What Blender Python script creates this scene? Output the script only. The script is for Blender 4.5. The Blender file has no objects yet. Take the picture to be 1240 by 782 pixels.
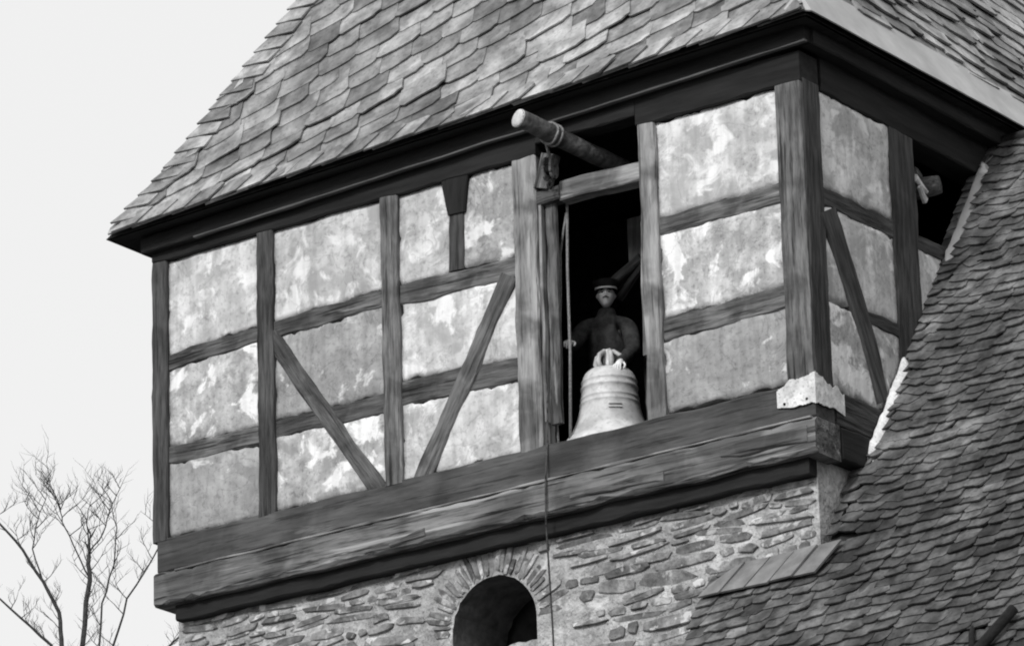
import bpy, bmesh, math, random
from mathutils import Vector, Matrix, noise
rad = math.radians
S = bpy.context.scene
C = S.collection
random.seed(11)

# ------------------------------------------------------------------ camera
cam = bpy.data.objects.new('camera', bpy.data.cameras.new('camera'))
C.objects.link(cam)
cam.data.sensor_width = 36.0
cam.data.lens = 36.0 * 6330.4 / 1240.0
cam.data.clip_end = 5000
cam.matrix_world = Matrix((
    (0.8101297, 0.2117158, 0.5466866, 22.586),
    (0.5856231, -0.2491167, -0.7713537, -36.360),
    (-0.0271190, 0.9450488, -0.3258025, 1.6),
    (0, 0, 0, 1)))
S.camera = cam

# ------------------------------------------------------------------ light: pale overcast day, weak low sun square on to the front
SUN_EL, SUN_DIR = rad(32), Vector((0.07, -1.0, 0)).normalized()
W = bpy.data.worlds.new('World')
S.world = W
W.use_nodes = True
nt = W.node_tree
bg = nt.nodes['Background']
sk = nt.nodes.new('ShaderNodeTexSky')
sk.sky_type = 'NISHITA'
sk.sun_disc = False
sk.sun_elevation = SUN_EL
sk.sun_rotation = math.atan2(SUN_DIR.x, SUN_DIR.y)
sk.dust_density = 6.0
sk.air_density = 1.5
bw = nt.nodes.new('ShaderNodeRGBToBW')
mx = nt.nodes.new('ShaderNodeMix')
mx.data_type = 'FLOAT'
mx.inputs[0].default_value = 0.85          # cloud deck evens the sky out
mx.inputs[3].default_value = 5.9
nt.links.new(sk.outputs[0], bw.inputs[0])
nt.links.new(bw.outputs[0], mx.inputs[2])
nt.links.new(mx.outputs[0], bg.inputs[0])
bg.inputs[1].default_value = 0.1
sun = bpy.data.objects.new('sun', bpy.data.lights.new('sun', 'SUN'))
C.objects.link(sun)
sun.data.energy = 1.4
sun.data.angle = rad(12)
sv = Vector((SUN_DIR.x * math.cos(SUN_EL), SUN_DIR.y * math.cos(SUN_EL), math.sin(SUN_EL)))
sun.rotation_euler = sv.to_track_quat('Z', 'Y').to_euler()
S.view_settings.view_transform = 'Standard'
S.view_settings.look = 'None'
S.view_settings.exposure = 0.70
S.view_settings.gamma = 1
S.cycles.filter_width = 2.0

# ------------------------------------------------------------------ materials (the photograph is black and white: all greys)
def mat(name, lo, hi, scale=6.0, stretch=(1, 1, 1), bump=0.3, rough=0.85, patch=0.0, patch_scale=1.2,
        rand=0.0, speck=0.0, metal=0.0, lo_pos=0.35, hi_pos=0.65, bscale=None, bdist=0.02, crack=0.0, washes=(), vein=0.0, streak=0.0, field=0.0):
    m = bpy.data.materials.new(name)
    m.use_nodes = True
    t = m.node_tree
    N, L = t.nodes, t.links
    b = N['Principled BSDF']
    b.inputs['Roughness'].default_value = rough
    b.inputs['Metallic'].default_value = metal
    b.inputs['Specular IOR Level'].default_value = 0.25
    tc = N.new('ShaderNodeTexCoord')
    mp = N.new('ShaderNodeMapping')
    mp.inputs['Scale'].default_value = stretch
    L.new(tc.outputs['Object'], mp.inputs[0])
    oi = N.new('ShaderNodeObjectInfo')
    off = N.new('ShaderNodeVectorMath'); off.operation = 'SCALE'
    off.inputs[0].default_value = (17.3, 9.1, 5.7)
    L.new(oi.outputs['Random'], off.inputs['Scale'])
    L.new(off.outputs[0], mp.inputs['Location'])
    n = N.new('ShaderNodeTexNoise')
    n.inputs['Scale'].default_value = scale
    n.inputs['Detail'].default_value = 7
    n.inputs['Roughness'].default_value = 0.62
    L.new(mp.outputs[0], n.inputs['Vector'])
    r = N.new('ShaderNodeValToRGB')
    r.color_ramp.elements[0].position = lo_pos
    r.color_ramp.elements[1].position = hi_pos
    r.color_ramp.elements[0].color = (lo, lo, lo, 1)
    r.color_ramp.elements[1].color = (hi, hi, hi, 1)
    L.new(n.outputs['Fac'], r.inputs[0])
    out = r.outputs[0]
    def mul(col, fac):
        x = N.new('ShaderNodeMix'); x.data_type = 'RGBA'; x.blend_type = 'MULTIPLY'
        x.inputs[0].default_value = 1
        L.new(col, x.inputs[6]); L.new(fac, x.inputs[7])
        return x.outputs[2]
    if patch:
        n2 = N.new('ShaderNodeTexNoise')
        n2.inputs['Scale'].default_value = patch_scale
        n2.inputs['Detail'].default_value = 5
        n2.inputs['Distortion'].default_value = 0.6
        L.new(mp.outputs[0] if stretch == (1, 1, 1) else tc.outputs['Object'], n2.inputs['Vector'])
        r2 = N.new('ShaderNodeMapRange')
        r2.inputs[1].default_value = 0.42; r2.inputs[2].default_value = 0.58
        r2.inputs[3].default_value = 1 - patch; r2.inputs[4].default_value = 1.0
        L.new(n2.outputs['Fac'], r2.inputs[0])
        out = mul(out, r2.outputs[0])
    if speck:
        n3 = N.new('ShaderNodeTexNoise')
        n3.inputs['Scale'].default_value = scale * 5
        n3.inputs['Detail'].default_value = 3
        L.new(mp.outputs[0], n3.inputs['Vector'])
        r3 = N.new('ShaderNodeMapRange')
        r3.inputs[1].default_value = 0.55; r3.inputs[2].default_value = 0.68
        r3.inputs[3].default_value = 1.0; r3.inputs[4].default_value = 1 - speck
        L.new(n3.outputs['Fac'], r3.inputs[0])
        out = mul(out, r3.outputs[0])
    for wi, (wv, wsc, wth, wwd) in enumerate(washes):      # old coats of wash and bare spots with their own outlines
        wo = N.new('ShaderNodeVectorMath'); wo.operation = 'ADD'
        wo.inputs[1].default_value = (3.7 + 11.3 * wi, 1.9 * wi, 8.1 - 4.4 * wi)
        L.new(mp.outputs[0], wo.inputs[0])
        wn = N.new('ShaderNodeTexNoise')
        wn.inputs['Scale'].default_value = wsc; wn.inputs['Detail'].default_value = 8
        wn.inputs['Roughness'].default_value = 0.6; wn.inputs['Distortion'].default_value = 0.5
        L.new(wo.outputs[0], wn.inputs['Vector'])
        wr = N.new('ShaderNodeMapRange')
        wr.inputs[1].default_value = wth; wr.inputs[2].default_value = wth + wwd
        L.new(wn.outputs['Fac'], wr.inputs[0])
        wm = N.new('ShaderNodeMix'); wm.data_type = 'RGBA'
        wm.inputs[7].default_value = (wv, wv, wv, 1)
        L.new(wr.outputs[0], wm.inputs[0]); L.new(out, wm.inputs[6])
        out = wm.outputs[2]
    if streak:            # rain streaks down the face
        ms = N.new('ShaderNodeMapping'); ms.inputs['Scale'].default_value = (9, 9, 0.7)
        L.new(tc.outputs['Object'], ms.inputs[0]); L.new(off.outputs[0], ms.inputs['Location'])
        ns = N.new('ShaderNodeTexNoise'); ns.inputs['Scale'].default_value = 1.6; ns.inputs['Detail'].default_value = 5
        L.new(ms.outputs[0], ns.inputs['Vector'])
        rs_ = N.new('ShaderNodeMapRange')
        rs_.inputs[1].default_value = 0.42; rs_.inputs[2].default_value = 0.60
        rs_.inputs[3].default_value = 1.0; rs_.inputs[4].default_value = 1 - streak
        L.new(ns.outputs['Fac'], rs_.inputs[0])
        out = mul(out, rs_.outputs[0])
    if vein:              # hairline cracks
        nv_ = N.new('ShaderNodeTexNoise'); nv_.inputs['Scale'].default_value = 1.7; nv_.inputs['Detail'].default_value = 6
        nv_.inputs['Distortion'].default_value = 0.8
        L.new(mp.outputs[0], nv_.inputs['Vector'])
        sb = N.new('ShaderNodeMath'); sb.operation = 'SUBTRACT'; sb.inputs[1].default_value = 0.5
        L.new(nv_.outputs['Fac'], sb.inputs[0])
        ab = N.new('ShaderNodeMath'); ab.operation = 'ABSOLUTE'; L.new(sb.outputs[0], ab.inputs[0])
        rv = N.new('ShaderNodeMapRange')
        rv.inputs[1].default_value = 0.002; rv.inputs[2].default_value = 0.007
        rv.inputs[3].default_value = 1 - vein; rv.inputs[4].default_value = 1.0
        L.new(ab.outputs[0], rv.inputs[0])
        out = mul(out, rv.outputs[0])
    if field:             # lichen and damp spreading over many pieces
        ge = N.new('ShaderNodeNewGeometry')
        nf = N.new('ShaderNodeTexNoise'); nf.inputs['Scale'].default_value = 1.1; nf.inputs['Detail'].default_value = 6
        L.new(ge.outputs['Position'], nf.inputs['Vector'])
        rf = N.new('ShaderNodeMapRange')
        rf.inputs[1].default_value = 0.38; rf.inputs[2].default_value = 0.62
        rf.inputs[3].default_value = 1 - field; rf.inputs[4].default_value = 1 + field * 0.5
        L.new(nf.outputs['Fac'], rf.inputs[0])
        out = mul(out, rf.outputs[0])
    if crack:
        mp2 = N.new('ShaderNodeMapping')
        mp2.inputs['Scale'].default_value = (0.045, 1, 1)
        L.new(tc.outputs['Object'], mp2.inputs[0]); L.new(off.outputs[0], mp2.inputs['Location'])
        n5 = N.new('ShaderNodeTexNoise')
        n5.inputs['Scale'].default_value = 22; n5.inputs['Detail'].default_value = 4; n5.inputs['Roughness'].default_value = 0.7
        L.new(mp2.outputs[0], n5.inputs['Vector'])
        r5 = N.new('ShaderNodeMapRange')
        r5.inputs[1].default_value = 0.36; r5.inputs[2].default_value = 0.43
        r5.inputs[3].default_value = 1 - crack; r5.inputs[4].default_value = 1.0
        L.new(n5.outputs['Fac'], r5.inputs[0])
        out = mul(out, r5.outputs[0])
    if rand:
        r4 = N.new('ShaderNodeMapRange')
        r4.inputs[3].default_value = 1 - rand; r4.inputs[4].default_value = 1 + rand * 0.6
        L.new(oi.outputs['Random'], r4.inputs[0])
        out = mul(out, r4.outputs[0])
    L.new(out, b.inputs['Base Color'])
    if bump:
        nb = N.new('ShaderNodeTexNoise')
        nb.inputs['Scale'].default_value = bscale or scale * 2
        nb.inputs['Detail'].default_value = 6
        L.new(mp.outputs[0], nb.inputs['Vector'])
        bp = N.new('ShaderNodeBump')
        bp.inputs['Strength'].default_value = bump
        bp.inputs['Distance'].default_value = bdist
        L.new(nb.outputs['Fac'], bp.inputs['Height'])
        L.new(bp.outputs[0], b.inputs['Normal'])
    return m

G = (0.12, 1, 1)     # grain stretched along a beam's own x axis
M = dict(
    post=mat('old_oak', 0.065, 0.20, 22, G, 0.7, 0.85, patch=0.4, patch_scale=2.5, rand=0.3, crack=0.7, washes=((0.27, 8, 0.60, 0.08),)),
    post_dark=mat('dark_oak', 0.035, 0.11, 22, G, 0.6, 0.85, patch=0.3, rand=0.2, crack=0.5),
    pale_wood=mat('bleached_wood', 0.14, 0.40, 12, G, 0.5, 0.85, patch=0.55, patch_scale=2.0, crack=0.6),
    rail=mat('rail_oak', 0.06, 0.17, 22, G, 0.7, 0.85, patch=0.45, patch_scale=3, rand=0.3, crack=0.7, washes=((0.24, 8, 0.62, 0.08),)),
    sill=mat('sill_oak', 0.055, 0.115, 8, G, 0.6, 0.9, patch=0.4, patch_scale=1.4, crack=0.5, speck=0.2, washes=((0.20, 6, 0.64, 0.08),)),
    sill_low=mat('weathered_sill', 0.08, 0.25, 10, (0.06, 1, 1), 0.9, 0.9, patch=0.5, patch_scale=1.6, speck=0.5, crack=0.8, washes=((0.36, 7, 0.60, 0.08),)),
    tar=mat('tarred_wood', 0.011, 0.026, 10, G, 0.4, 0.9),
    arris=mat('lit_arris', 0.08, 0.16, 10, G, 0.4, 0.9),
    plaster=mat('white_plaster', 0.50, 0.72, 5.0, bump=0.6, patch=0.16, patch_scale=1.6, speck=0.25, rand=0.07, lo_pos=.4, hi_pos=.6, washes=((0.42, 2.4, 0.55, 0.07), (0.80, 3.2, 0.53, 0.08)), vein=0.22, streak=0.15),
    plaster_mottled=mat('mottled_plaster', 0.38, 0.62, 5.5, bump=0.7, patch=0.2, patch_scale=1.8, speck=0.3, rand=0.07, lo_pos=.4, hi_pos=.6, washes=((0.32, 3.0, 0.54, 0.07), (0.82, 3.4, 0.52, 0.06)), vein=0.22, streak=0.15),
    plaster_grey=mat('grey_plaster', 0.32, 0.47, 5.5, bump=0.7, patch=0.22, patch_scale=1.6, speck=0.25, rand=0.07, washes=((0.28, 2.8, 0.57, 0.07), (0.62, 4.0, 0.60, 0.05)), vein=0.22, streak=0.15),
    fresh=mat('fresh_lime_fillet', 0.58, 0.84, 9, bump=0.8, speck=0.3),
    mortar=mat('lime_mortar', 0.34, 0.56, 9, bump=1.0, patch=0.3, patch_scale=2.2, speck=0.4, bdist=0.04, washes=((0.26, 5.0, 0.58, 0.08), (0.62, 4.0, 0.60, 0.1))),
    stone=mat('rubble_stone', 0.15, 0.36, 9, bump=0.9, patch=0.35, patch_scale=4, rand=0.42, speck=0.3, bdist=0.02, washes=((0.50, 6.0, 0.55, 0.06),)),
    slate=mat('pale_slate', 0.21, 0.43, 5, bump=0.3, rough=0.6, patch=0.35, patch_scale=3.5, rand=0.45, speck=0.3, field=0.35),
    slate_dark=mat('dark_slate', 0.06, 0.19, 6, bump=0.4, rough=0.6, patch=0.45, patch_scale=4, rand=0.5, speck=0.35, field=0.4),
    slate_cover=mat('smooth_slate', 0.16, 0.26, 5, bump=0.2, rough=0.6, patch=0.25, patch_scale=3, rand=0.2),
    deck=mat('roof_boards', 0.012, 0.03, 6, bump=0.2),
    zinc=mat('zinc_sheet', 0.36, 0.46, 3, bump=0.1, rough=0.55, patch=0.12, patch_scale=1.5),
    whitewash=mat('fresh_white_mortar', 0.58, 0.86, 8, bump=0.8, speck=0.35, patch=0.15, patch_scale=5),
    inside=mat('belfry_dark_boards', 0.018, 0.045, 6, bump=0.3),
    bronze=mat('bell_bronze', 0.52, 0.74, 5, bump=0.15, rough=0.45, patch=0.3, patch_scale=3, speck=0.2),
    iron=mat('rusty_iron', 0.008, 0.018, 12, bump=0.5, rough=0.95),
    rope=mat('hemp_rope', 0.16, 0.3, 40, bump=0.8),
    coat=mat('dark_coat', 0.022, 0.07, 10, bump=0.5, rough=0.95, patch=0.3, patch_scale=6),
    skin=mat('skin', 0.78, 0.86, 12, bump=0.1, rough=0.6),
    white=mat('white_cloth', 0.72, 0.88, 20, bump=0.2),
    black=mat('black_cloth', 0.012, 0.022, 20, bump=0.2),
    porcelain=mat('porcelain', 0.6, 0.75, 8, bump=0.0, rough=0.25),
    reveal_shade=mat('shaded_reveal_stone', 0.05, 0.12, 8, bump=0.6),
    bark=mat('bark', 0.03, 0.07, 20, bump=0.5),
    endgrain=mat('sawn_end_grain', 0.42, 0.62, 18, bump=0.3),
    log=mat('log_bark', 0.05, 0.17, 12, G, 0.8, 0.9, patch=0.4, patch_scale=5),
    ground=mat('winter_grass', 0.05, 0.11, 2.5, bump=0.8, patch=0.4, patch_scale=0.2),
)

# ------------------------------------------------------------------ object helpers
ORIG = {}

def register(o, parent, M4):
    C.objects.link(o)
    if parent is None:
        o.matrix_world = M4
        ORIG[o] = M4.copy()
    else:
        o.parent = parent
        o.matrix_local = ORIG[parent].inverted() @ M4
        ORIG[o] = M4.copy()
    return o

def tag(o, label=None, cat=None, group=None, kind=None):
    if label: o['label'] = label
    if cat: o['category'] = cat
    if group: o['group'] = group
    if kind: o['kind'] = kind
    return o

def thing(name, label, cat, loc, group=None):
    return tag(register(bpy.data.objects.new(name, None), None, Matrix.Translation(loc)), label, cat, group)

def meshobj(name, bm, m, parent=None, M4=None, smooth=False, data=None):
    if data is None:
        data = bpy.data.meshes.new(name)
        bmesh.ops.recalc_face_normals(bm, faces=bm.faces)
        if smooth:
            for f in bm.faces: f.smooth = True
        bm.to_mesh(data); bm.free()
        data.materials.append(m)
    return register(bpy.data.objects.new(name, data), parent, M4 or Matrix.Identity(4))

def frame(o, xd, yd=None, zd=None):
    x = Vector(xd).normalized()
    if zd is not None:
        y = Vector(zd).cross(x).normalized(); z = x.cross(y)
    else:
        z = x.cross(Vector(yd)).normalized(); y = z.cross(x)
    return Matrix(((x.x, y.x, z.x, o[0]), (x.y, y.y, z.y, o[1]), (x.z, y.z, z.z, o[2]), (0, 0, 0, 1)))

def beam(name, p0, p1, w, d, m, parent, out=(0, -1, 0), wob=0.010, bow=0.0, ch=0.012, taper=(1, 1)):
    """hewn timber from p0 to p1 (centre line of its OUTER face); w wide across, d deep behind that face"""
    p0, p1 = Vector(p0), Vector(p1)
    ln = (p1 - p0).length
    mt = frame(p0, p1 - p0, zd=out)
    bm = bmesh.new()
    n = max(3, int(ln / 0.09))
    seed = random.uniform(0, 100)
    rings = []
    for i in range(n + 1):
        t = i / n
        x = ln * t
        ww = w * 0.5 * (taper[0] + (taper[1] - taper[0]) * t)
        a = noise.noise((x * 2.2 + seed, 0, 0)) * wob * 1.4
        b = noise.noise((x * 2.2 + seed, 7, 0)) * wob * 1.4
        zt = noise.noise((x * 1.7 + seed, 13, 0)) * wob * 0.8
        c = bow * 4 * t * (1 - t)
        lo, hi = -ww + a + c, ww + b + c
        k = max(0.003, ch * (1 + 0.9 * noise.noise((x * 5 + seed, 3, 1)) + 1.1 * noise.noise((x * 14 + seed, 8, 1))))
        sec = [(lo + k, zt), (hi - k, zt), (hi, zt - k), (hi, -d), (lo, -d), (lo, zt - k)]
        rings.append([bm.verts.new((x, y, z)) for y, z in sec])
    for i in range(n):
        for j in range(6):
            bm.faces.new((rings[i][j], rings[i][(j + 1) % 6], rings[i + 1][(j + 1) % 6], rings[i + 1][j]))
    bm.faces.new(rings[0]); bm.faces.new(rings[-1])
    return meshobj(name, bm, m, parent, mt)

def box(name, a, b, m, parent):
    a, b = Vector(a), Vector(b)
    c = (a + b) / 2; h = (b - a) / 2
    bm = bmesh.new()
    bmesh.ops.create_cube(bm, size=1)
    for v in bm.verts: v.co = Vector((v.co.x * 2 * h.x, v.co.y * 2 * h.y, v.co.z * 2 * h.z))
    return meshobj(name, bm, m, parent, Matrix.Translation(c))

def tube_into(bm, pts, rads, k=8, cap=True):
    pts = [Vector(p) for p in pts]
    rings = []
    for i, p in enumerate(pts):
        d = (pts[min(i + 1, len(pts) - 1)] - pts[max(i - 1, 0)]).normalized()
        a = d.orthogonal().normalized() if i == 0 else (ref - d * ref.dot(d)).normalized()
        ref = a
        b = d.cross(a)
        r = rads[i] if isinstance(rads, (list, tuple)) else rads
        rings.append([bm.verts.new(p + (a * math.cos(2 * math.pi * j / k) + b * math.sin(2 * math.pi * j / k)) * r) for j in range(k)])
    for i in range(len(rings) - 1):
        for j in range(k):
            bm.faces.new((rings[i][j], rings[i][(j + 1) % k], rings[i + 1][(j + 1) % k], rings[i + 1][j]))
    if cap:
        bm.faces.new(rings[0]); bm.faces.new(rings[-1])

def tube(name, pts, rads, m, parent=None, k=8, smooth=True):
    o = Vector(pts[0])
    bm = bmesh.new()
    tube_into(bm, [Vector(p) - o for p in pts], rads, k)
    return meshobj(name, bm, m, parent, Matrix.Translation(o), smooth)

def lathe(name, prof, m, parent, loc, k=48, axis=None):
    bm = bmesh.new()
    rings = []
    for r, z in prof:
        rings.append([bm.verts.new((r * math.cos(2 * math.pi * j / k), r * math.sin(2 * math.pi * j / k), z)) for j in range(k)])
    for i in range(len(rings) - 1):
        for j in range(k):
            bm.faces.new((rings[i][j], rings[i][(j + 1) % k], rings[i + 1][(j + 1) % k], rings[i + 1][j]))
    if prof[0][0] > 1e-4: bm.faces.new(rings[0])
    if prof[-1][0] > 1e-4: bm.faces.new(rings[-1])
    bmesh.ops.remove_doubles(bm, verts=bm.verts, dist=1e-5)
    M4 = Matrix.Translation(loc)
    if axis is not None:
        M4 = M4 @ Vector(axis).to_track_quat('Z', 'Y').to_matrix().to_4x4()
    return meshobj(name, bm, m, parent, M4, True)

def panel(name, quad, m, parent, out=(0, -1, 0), bulge=0.012, over=0.028, rag=0.036, skip=None):
    """plaster infill: quad = four corners (bl, br, tr, tl) of the bay on the wall face; edges ragged, face uneven"""
    q = [Vector(p) for p in quad]
    o = sum(q, Vector()) / 4
    n = Vector(out)
    u = (q[1] - q[0]).normalized()
    v = n.cross(u)
    if v.z < 0: v = -v
    du, dv = (q[1] - q[0]).length, (q[3] - q[0]).length
    nu, nv = max(6, int(du / 0.045)), max(6, int(dv / 0.045))
    bm = bmesh.new()
    gr = []
    for j in range(nv + 1):
        row = []
        for i in range(nu + 1):
            s, t = i / nu, j / nv
            p = (q[0] * (1 - s) + q[1] * s) * (1 - t) + (q[3] * (1 - s) + q[2] * s) * t
            e = min(s * du, (1 - s) * du, t * dv, (1 - t) * dv)
            sgu = -1 if s < 0.5 else 1
            sgv = -1 if t < 0.5 else 1
            if i in (0, nu):
                p = p + u * sgu * (over * 0.3 + rag * noise.noise(p * 6.0) + rag * 0.7 * noise.noise(p * 17))
            if j in (0, nv):
                p = p + v * sgv * (over * 0.3 + rag * noise.noise(p * 6.0 + Vector((9, 3, 1))) + rag * 0.7 * noise.noise(p * 17))
            h = -0.008 + bulge * min(1, e / 0.12) + 0.010 * noise.noise(p * 2.5) + 0.004 * noise.noise(p * 9)
            p = p + n * h
            row.append(bm.verts.new(p - o))
        gr.append(row)
    for j in range(nv):
        for i in range(nu):
            bm.faces.new((gr[j][i], gr[j][i + 1], gr[j + 1][i + 1], gr[j + 1][i]))
    edge = [e for e in bm.edges if e.is_boundary]
    ex = bmesh.ops.extrude_edge_only(bm, edges=edge)
    vs = [g for g in ex['geom'] if isinstance(g, bmesh.types.BMVert)]
    for w_ in vs: w_.co -= n * 0.10
    ob = meshobj(name, bm, m, parent, Matrix.Translation(o), True)
    return ob

# ------------------------------------------------------------------ ground and the tree behind
bm = bmesh.new()
bmesh.ops.create_grid(bm, x_segments=40, y_segments=40, size=1500)
tag(meshobj('ground', bm, M['ground']), 'dull winter grass ground far below the belfry', None, None, 'structure')

# ------------------------------------------------------------------ tower
TZ = 14.0
tower = thing('bell_tower', 'half-timbered belfry with slate roof on a rubble stone tower', 'tower', (-3.65, 3.65, 0))
X0, X1, Y1 = -7.36, 0.0, 7.35

# rubble stone shaft with the arched opening cut in its front
SX0, SX1, SY = -7.20, -0.12, 0.15
AX, AR, AS = -3.575, 0.465, 14.22      # arch centre, radius, springing height
bm = bmesh.new()
outer = [bm.verts.new((x, SY, z)) for x, z in ((SX0, 0), (SX1, 0), (SX1, 15.3), (SX0, 15.3))]
hole_pts = [(AX - AR, 12.6), (AX - AR * 1.0, 13.4)]
for i in range(25):
    a = math.pi - math.pi * i / 24
    rr = AR * (1 + 0.03 * noise.noise((i * 0.9, 2, 5)))
    hole_pts.append((AX + rr * math.cos(a), AS + rr * 1.02 * math.sin(a)))
hole_pts += [(AX + AR, 13.4), (AX + AR, 12.6)]
inner = [bm.verts.new((x, SY, z)) for x, z in hole_pts]
es = [bm.edges.new((outer[i], outer[(i + 1) % 4])) for i in range(4)]
ei = [bm.edges.new((inner[i], inner[(i + 1) % len(inner)])) for i in range(len(inner))]
bmesh.ops.triangle_fill(bm, edges=es + ei, use_beauty=True, use_dissolve=False)
deep = [bm.verts.new((v.co.x + (0.05 if v.co.x < AX else -0.05), SY + 0.75, v.co.z)) for v in inner]
for i in range(len(inner)):
    j = (i + 1) % len(inner)
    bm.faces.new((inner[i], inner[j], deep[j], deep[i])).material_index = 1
back = [bm.verts.new((x, y, z)) for x, y, z in ((SX0, Y1 - 0.15, 0), (SX1, Y1 - 0.15, 0), (SX1, Y1 - 0.15, 15.3), (SX0, Y1 - 0.15, 15.3))]
for i in range(4):
    j = (i + 1) % 4
    bm.faces.new((outer[i], outer[j], back[j], back[i]))
bm.faces.new(back)
wall = meshobj('stone_wall', bm, M['mortar'], tower)
wall.data.materials.append(M['reveal_shade'])  # darker stone colour carries the shade inside the arch reveal
box('window_back_wall', (AX - 0.9, SY + 0.85, 12.3), (AX + 0.9, SY + 0.95, 15.0), M['inside'], wall)
# bricked-up foot of the opening, set back in the reveal
bm = bmesh.new()
top = []
for i in range(11):
    x = AX - 0.36 + i * 0.079
    top.append((x, 14.17 + 0.035 * noise.noise((i * 1.3, 4, 0)) + (0.0 if i not in (2,) else -0.03)))
f0 = [bm.verts.new((x, SY + 0.42, z)) for x, z in top]
f1 = [bm.verts.new((x, SY + 0.42, 12.6)) for x, z in top]
b0 = [bm.verts.new((x, SY + 0.70, z - 0.02)) for x, z in top]
for i in range(10):
    bm.faces.new((f0[i], f0[i + 1], f1[i + 1], f1[i]))
    bm.faces.new((f0[i], b0[i], b0[i + 1], f0[i + 1]))
tag(meshobj('opening_infill', bm, M['mortar'], wall), 'mortared masonry filling the foot of the arched opening')

def stone(name, cx, cz, lx, lz, ang, parent, proud=0.025, k=9):
    bm = bmesh.new()
    o_, i_, t_ = [], [], []
    ca, sa = math.cos(ang), math.sin(ang)
    a0 = random.uniform(0, 6.28)
    tl = random.uniform(-0.012, 0.012)
    for j in range(k):
        a = a0 + 2 * math.pi * (j + random.uniform(-0.32, 0.32)) / k
        c, s = math.cos(a), math.sin(a)
        e = 0.62
        f0 = random.uniform(0.82, 1.12)
        x = lx / 2 * math.copysign(abs(c) ** e, c) * f0
        z = lz / 2 * math.copysign(abs(s) ** e, s) * f0
        def put(f, y):
            return bm.verts.new((ca * x * f - sa * z * f, y, sa * x * f + ca * z * f))
        pj = proud * random.uniform(0.75, 1.15) + tl * s
        o_.append(put(1.0, 0.03)); i_.append(put(0.98, -pj * 0.75)); t_.append(put(random.uniform(0.78, 0.92), -pj))
    for j in range(k):
        l = (j + 1) % k
        bm.faces.new((o_[j], o_[l], i_[l], i_[j]))
        bm.faces.new((i_[j], i_[l], t_[l], t_[j]))
    bm.faces.new(t_)
    return meshobj(name, bm, M['stone'], parent, Matrix.Translation((cx, SY, cz)))

rs = random.Random(5)
z = 13.15
while z < 15.1:
    h = rs.choice((rs.uniform(0.045, 0.08), rs.uniform(0.07, 0.11), rs.uniform(0.09, 0.15)))
    x = SX0 + rs.uniform(0.02, 0.1)
    while x < SX1 - 0.1:
        l = rs.choice((rs.uniform(0.10, 0.25), rs.uniform(0.2, 0.45), rs.uniform(0.4, 0.7)))
        l = min(l, SX1 - 0.03 - x)
        cx, cz = x + l / 2, z + h / 2 + rs.uniform(-0.02, 0.02) + 0.03 * noise.noise((x * 0.8, z, 0))
        dx, dz = cx - AX, max(0, cz - AS)
        keep = not (math.hypot(max(0, abs(dx) - l * 0.4), dz) < AR + 0.33 and cz > 12.5) and not (abs(dx) < AR + 0.12 + l / 2 and cz < AS)
        lowleft = cz < 13.95 + 0.12 * (x + 7.2) / 3 and cx < -5
        if keep and rs.random() < 0.95 and l > 0.1 and cz > 13.35 and not (cx > -1.25 and cz < 13.9):
            stone('stone', cx, cz, l * 0.98, h * rs.uniform(0.75, 1.05), rs.uniform(-0.12, 0.12), wall, rs.uniform(0.006, 0.034))
        x += l + rs.uniform(0.0, 0.03)
    z += h + 0.004
for i in range(31):          # thin voussoirs on edge round the arch
    a = math.pi * (i + 0.5) / 31 + rs.uniform(-0.025, 0.025)
    l = rs.uniform(0.14, 0.36)
    r_ = AR + 0.02 + l / 2
    stone('voussoir', AX + r_ * math.cos(a), AS + r_ * math.sin(a), l, rs.uniform(0.035, 0.075), a, wall, rs.uniform(0.006, 0.026), 8)

# --- timber sills on the front and the right side
beam('upper_sill', (X0 + 0.06, -0.034, 15.56), (X1 + 0.01, -0.034, 15.56), 0.325, 0.3, M['sill'], tower, wob=0.012)
beam('lower_sill', (X0 + 0.045, -0.075, 15.225), (X1 + 0.02, -0.075, 15.225), 0.325, 0.4, M['sill_low'], tower, wob=0.016, ch=0.03)
beam('sill_arris', (X0 + 0.3, -0.082, 15.378), (X1 - 0.02, -0.082, 15.383), 0.02, 0.05, M['pale_wood'], tower, wob=0.007, ch=0.004)
beam('upper_sill', (0.012, 0.31, 15.56), (0.012, Y1 - 0.05, 15.56), 0.31, 0.3, M['post_dark'], tower, out=(1, 0, 0))
beam('lower_sill', (0.03, 0.35, 15.24), (0.03, Y1 - 0.05, 15.24), 0.30, 0.35, M['tar'], tower, out=(1, 0, 0))
beam('sill_shade_beam', (X0 + 0.22, 0.03, 15.0), (X1 - 0.122, 0.03, 15.0), 0.17, 0.2, M['tar'], tower, wob=0.014)  # added near-black beam that paints the shade band under the lower sill
beam('sill_splinter', (-4.55, -0.092, 15.12), (-4.15, -0.092, 15.16), 0.07, 0.03, M['pale_wood'], tower, wob=0.02, taper=(0.5, 1.1))
beam('sill_splinter', (-2.55, -0.092, 15.17), (-1.55, -0.092, 15.16), 0.10, 0.03, M['sill_low'], tower, wob=0.03, taper=(0.4, 1.0))
beam('sill_splinter', (-0.95, -0.09, 15.25), (-0.06, -0.09, 15.24), 0.16, 0.04, M['sill_low'], tower, wob=0.025, taper=(0.6, 1.0))

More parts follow.
